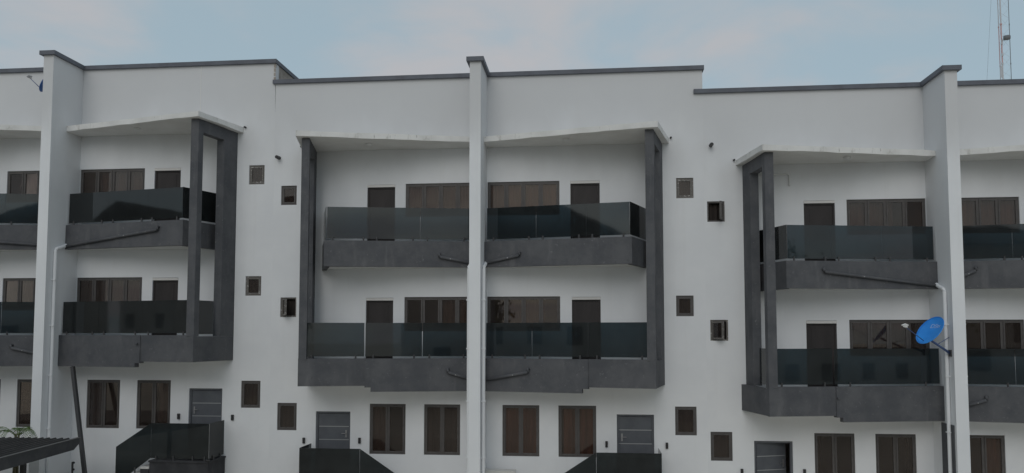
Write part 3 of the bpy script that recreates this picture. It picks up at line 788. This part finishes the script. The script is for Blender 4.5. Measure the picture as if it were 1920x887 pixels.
# ================================================================== palm behind the carport
px, py = -13.95, -1.25
root = empty('palm_plant', (px, py, gz(px)), 'feathery green palm rising behind the carport roof', 'palm')
hz = -0.66 - gz(px)
random.seed(21)
stm = MB()
for k in range(4):
    a = k * 1.7; stm.tube([(0.08*math.cos(a), 0.08*math.sin(a), 0), (0.05*math.cos(a), 0.05*math.sin(a), hz*0.6), (0.04*math.cos(a)*1.5, 0.04*math.sin(a)*1.5, hz)], [0.035, 0.028, 0.018], 6)
stm.build('stem', 'stem', root, smooth=True)
for k in range(9):
    a = k * 2.399 + random.uniform(-0.3, 0.3); L = random.uniform(0.60, 0.95); up = random.uniform(0.50, 0.85)
    dirx, diry = math.cos(a), 0.75 * math.sin(a)
    base_p = Vector((0.06*math.cos(a), 0.06*math.sin(a), hz - 0.05))
    spine = []
    for i in range(11):
        t = i / 10
        spine.append(base_p + Vector((dirx * L * t, diry * L * t, up * t - (up + 0.22) * t * t * t + 0.0)))
    b = MB(); b.tube([tuple(p) for p in spine], [0.010 - 0.0008*i for i in range(11)], 5)
    for i in range(2, 11):
        for f in (0.0, 0.5):
            if i == 10 and f: continue
            p = spine[i] if not f else (spine[i] + spine[min(i+1, 10)]) / 2
            tdir = (spine[min(i+1, 10)] - spine[i-1]).normalized(); side = tdir.cross(Vector((0, 0, 1))).normalized()
            ll = 0.20 * math.sin(math.pi * min(0.95, i / 11 + 0.08)) + 0.05
            for sg in (-1, 1):
                e = p + (side * sg * 0.75 + tdir * 0.65).normalized() * ll + Vector((0, 0, -0.35 * ll + random.uniform(-0.03, 0.02)))
                wd = tdir * 0.009
                b.face([tuple(p - wd), tuple((p + e) / 2 - wd * 1.2 + Vector((0, 0, 0.012))), tuple(e), tuple((p + e) / 2 + wd * 1.2 + Vector((0, 0, 0.012))), tuple(p + wd)])
    b.build('frond', 'leaf', root)

# ================================================================== air conditioner at the foot of the middle block
root = empty('air_conditioner', (0.62, -0.36, -2.30), 'pale outdoor air conditioner unit at the bottom edge right of the central fin', 'air conditioner')
b = MB(); b.box(-0.44, 0.44, -0.16, 0.16, 0.03, 0.63); b.box(-0.45, 0.45, -0.17, 0.17, 0.632, 0.655); b.build('casing', 'ac', root)
b = MB(); b.tube([(-0.1, -0.162, 0.33), (-0.1, -0.185, 0.33)], 0.25, 28); b.build('fan_ring', 'ac_dark', root)
b = MB()
for r in (0.06, 0.12, 0.18, 0.235): b.tube([(-0.1 + r*math.cos(i*math.pi/14), -0.195, 0.33 + r*math.sin(i*math.pi/14)) for i in range(29)], 0.006, 5)
b.build('fan_guard', 'ac', root)
for sx_ in (-0.3, 0.3):
    b = MB(); b.box(sx_-0.02, sx_+0.02, -0.2, 0.355, 0.0, 0.028); b.box(sx_-0.02, sx_+0.02, 0.33, 0.355, -0.3, -0.002); b.build('bracket', 'metal', root)

# ================================================================== telecom mast beyond the roofs
mx, my = 38.62, 45.0
root = empty('telecom_mast', (mx, my, gz(40)), 'red and white lattice telecom mast beyond the right roof', 'mast')
g0 = gz(40); htop = 40.0 - g0
legs = [(-0.36, -0.10), (0.36, 0.0), (-0.22, 0.55)]
secs = [0, 6, 12, 18, 24, 26.2, 30.6, 34, htop]
for li, (lx, ly) in enumerate(legs):
    b = MB()
    for k in range(len(secs)-1):
        r = 0.058 if li == 0 else (0.026 if li == 1 else 0.036)
        b.tube([(lx, ly, secs[k]), (lx, ly, secs[k+1] - 0.02)], r, 8, mi=k % 2)
        b.tube([(lx, ly, secs[k+1]-0.10), (lx, ly, secs[k+1]+0.02)], r*1.7, 8, mi=k % 2)
    b.build('leg', ['red', 'mwhite'] if li != 1 else ['drum', 'drum'], root)
z = 0.5; k = 0
while z < htop - 1:
    for (a, c) in ((0, 1), (1, 2), (2, 0)):
        b = MB(); p, q = legs[a], legs[c]
        if k % 2: p, q = q, p
        b.tube([(p[0], p[1], z), (q[0], q[1], z + 0.85)], 0.007, 4); b.build('brace', 'mwhite', root)
    z += 0.85; k += 1
zd = 27.35 - g0
b = MB(); b.tube([(-0.30, -0.30, zd), (0.02, -0.42, zd), (0.16, -0.46, zd)], [0.20, 0.22, 0.17], 14); b.build('microwave_dish', 'drum', root, smooth=True)
b = MB(); b.box(-0.42, -0.30, -0.22, -0.10, zd - 0.5, zd - 0.1); b.box(-0.42, -0.30, -0.22, -0.10, zd - 1.5, zd - 1.25); b.build('equipment_box', 'mwhite', root)
b = MB(); b.tube([(-0.50, -0.2, 24.0 - g0), (-0.50, -0.2, 25.0 - g0)], 0.05, 6); b.build('panel_antenna', 'mwhite', root)
b = MB(); b.tube([(-0.36, -0.1, htop - 0.5), (-2.2, -0.6, 20 - g0), (-6.0, -2.0, 0.0)], 0.008, 4); b.build('guy_wire', 'drum', root)

# ================================================================== houses and trees across the road, seen in the balcony glass
def hip_house(x, y, wx, wy, he, hr, label, ridge='x', hip=None):
    g = gz(x); root = empty('detached_house', (x, y, g), label, 'house', 'houses across the road')
    a, c = wx / 2, wy / 2
    b = MB(); b.box(-a, a, -c, c, -0.5, he); b.build('wall', 'house_wall', root)
    b = MB(); o = 0.6; e = [(-a-o, -c-o, he), (a+o, -c-o, he), (a+o, c+o, he), (-a-o, c+o, he)]
    if ridge == 'x':
        hp = hip or c * 0.8; r1, r2 = (-a - o + hp, 0, he + hr), (a + o - hp, 0, he + hr)
        b.face([e[0], e[1], r2, r1]); b.face([e[1], e[2], r2]); b.face([e[2], e[3], r1, r2]); b.face([e[3], e[0], r1])
    else:
        r1, r2 = (0, -c - o, he + hr), (0, c + o, he + hr)
        b.face([e[0], e[1], r1]); b.face([e[1], e[2], r2, r1]); b.face([e[2], e[3], r2]); b.face([e[3], e[0], r1, r2])
    b.face(e[::-1]); b.build('roof', 'roof_tile', root)
    nfl = int(he / 3.0)
    for fl in range(nfl):
        for k in range(int(wx / 3.2)):
            xx = -a + 1.6 + k * 3.2
            q = MB(); q.box(xx - 0.6, xx + 0.6, c + 0.002, c + 0.05, fl*3.0 + 1.0, fl*3.0 + 2.3); q.build('window', 'house_glass', root)
    return root
hip_house(-17.0, -35.0, 22, 8, 11.4, 4.2, 'long dark-roofed house across the road, behind the viewpoint to the left', hip=7.9)
hip_house(12.5, -36.0, 17, 8, 11.8, 1.7, 'broad low-roofed house across the road, straight behind the viewpoint')
hip_house(-52.5, -36.0, 7, 8, 13.6, 1.9, 'narrow gabled house far to the left across the road', 'y')
hip_house(38.0, -37.0, 14, 9, 9.3, 2.6, 'house across the road, behind the viewpoint to the right')
hip_house(-66.0, -30.0, 9, 9, 9.5, 2.4, 'low house at the far left end across the road')
hip_house(62.0, -32.0, 12, 10, 8.0, 3.0, 'house at the far right end across the road')
def tree(x, y, h, r, label, seed):
    random.seed(seed); g = gz(x); root = empty('street_tree', (x, y, g), label, 'tree', 'trees across the road')
    b = MB(); b.tube([(0, 0, -0.2), (0.1, 0.05, h*0.35), (0.0, 0.1, h*0.7)], [0.22, 0.16, 0.06], 8)
    cl = []
    for k in range(7):
        a = k * 2.4; q = Vector((math.cos(a)*r*0.55, math.sin(a)*r*0.55, h*random.uniform(0.62, 0.9)))
        b.tube([(0.08, 0.05, h*random.uniform(0.35, 0.55)), tuple(q * 0.9)], [0.08, 0.03], 6); cl.append(q)
    cl.append(Vector((0, 0, h*0.92)))
    b.build('trunk', 'trunk', root, smooth=True)
    c = MB()
    for k in range(2600):
        q = random.choice(cl); v = Vector((random.gauss(0, 1), random.gauss(0, 1), random.gauss(0, 0.8))) * r * 0.24 + q
        u = Vector((random.gauss(0, 1), random.gauss(0, 1), random.gauss(0, 1))).normalized(); w_ = u.orthogonal().normalized(); sz = random.uniform(0.10, 0.22)
        c.face([tuple(v - u*sz), tuple(v + w_*sz*0.6), tuple(v + u*sz), tuple(v - w_*sz*0.6)])
    c.build('crown', 'crown', root)
tree(27.0, -31.0, 14.3, 3.4, 'leafy tree across the road between the two right-hand houses', 5)
tree(-5.5, -36.0, 8.5, 2.6, 'leafy tree across the road between the middle houses', 6)
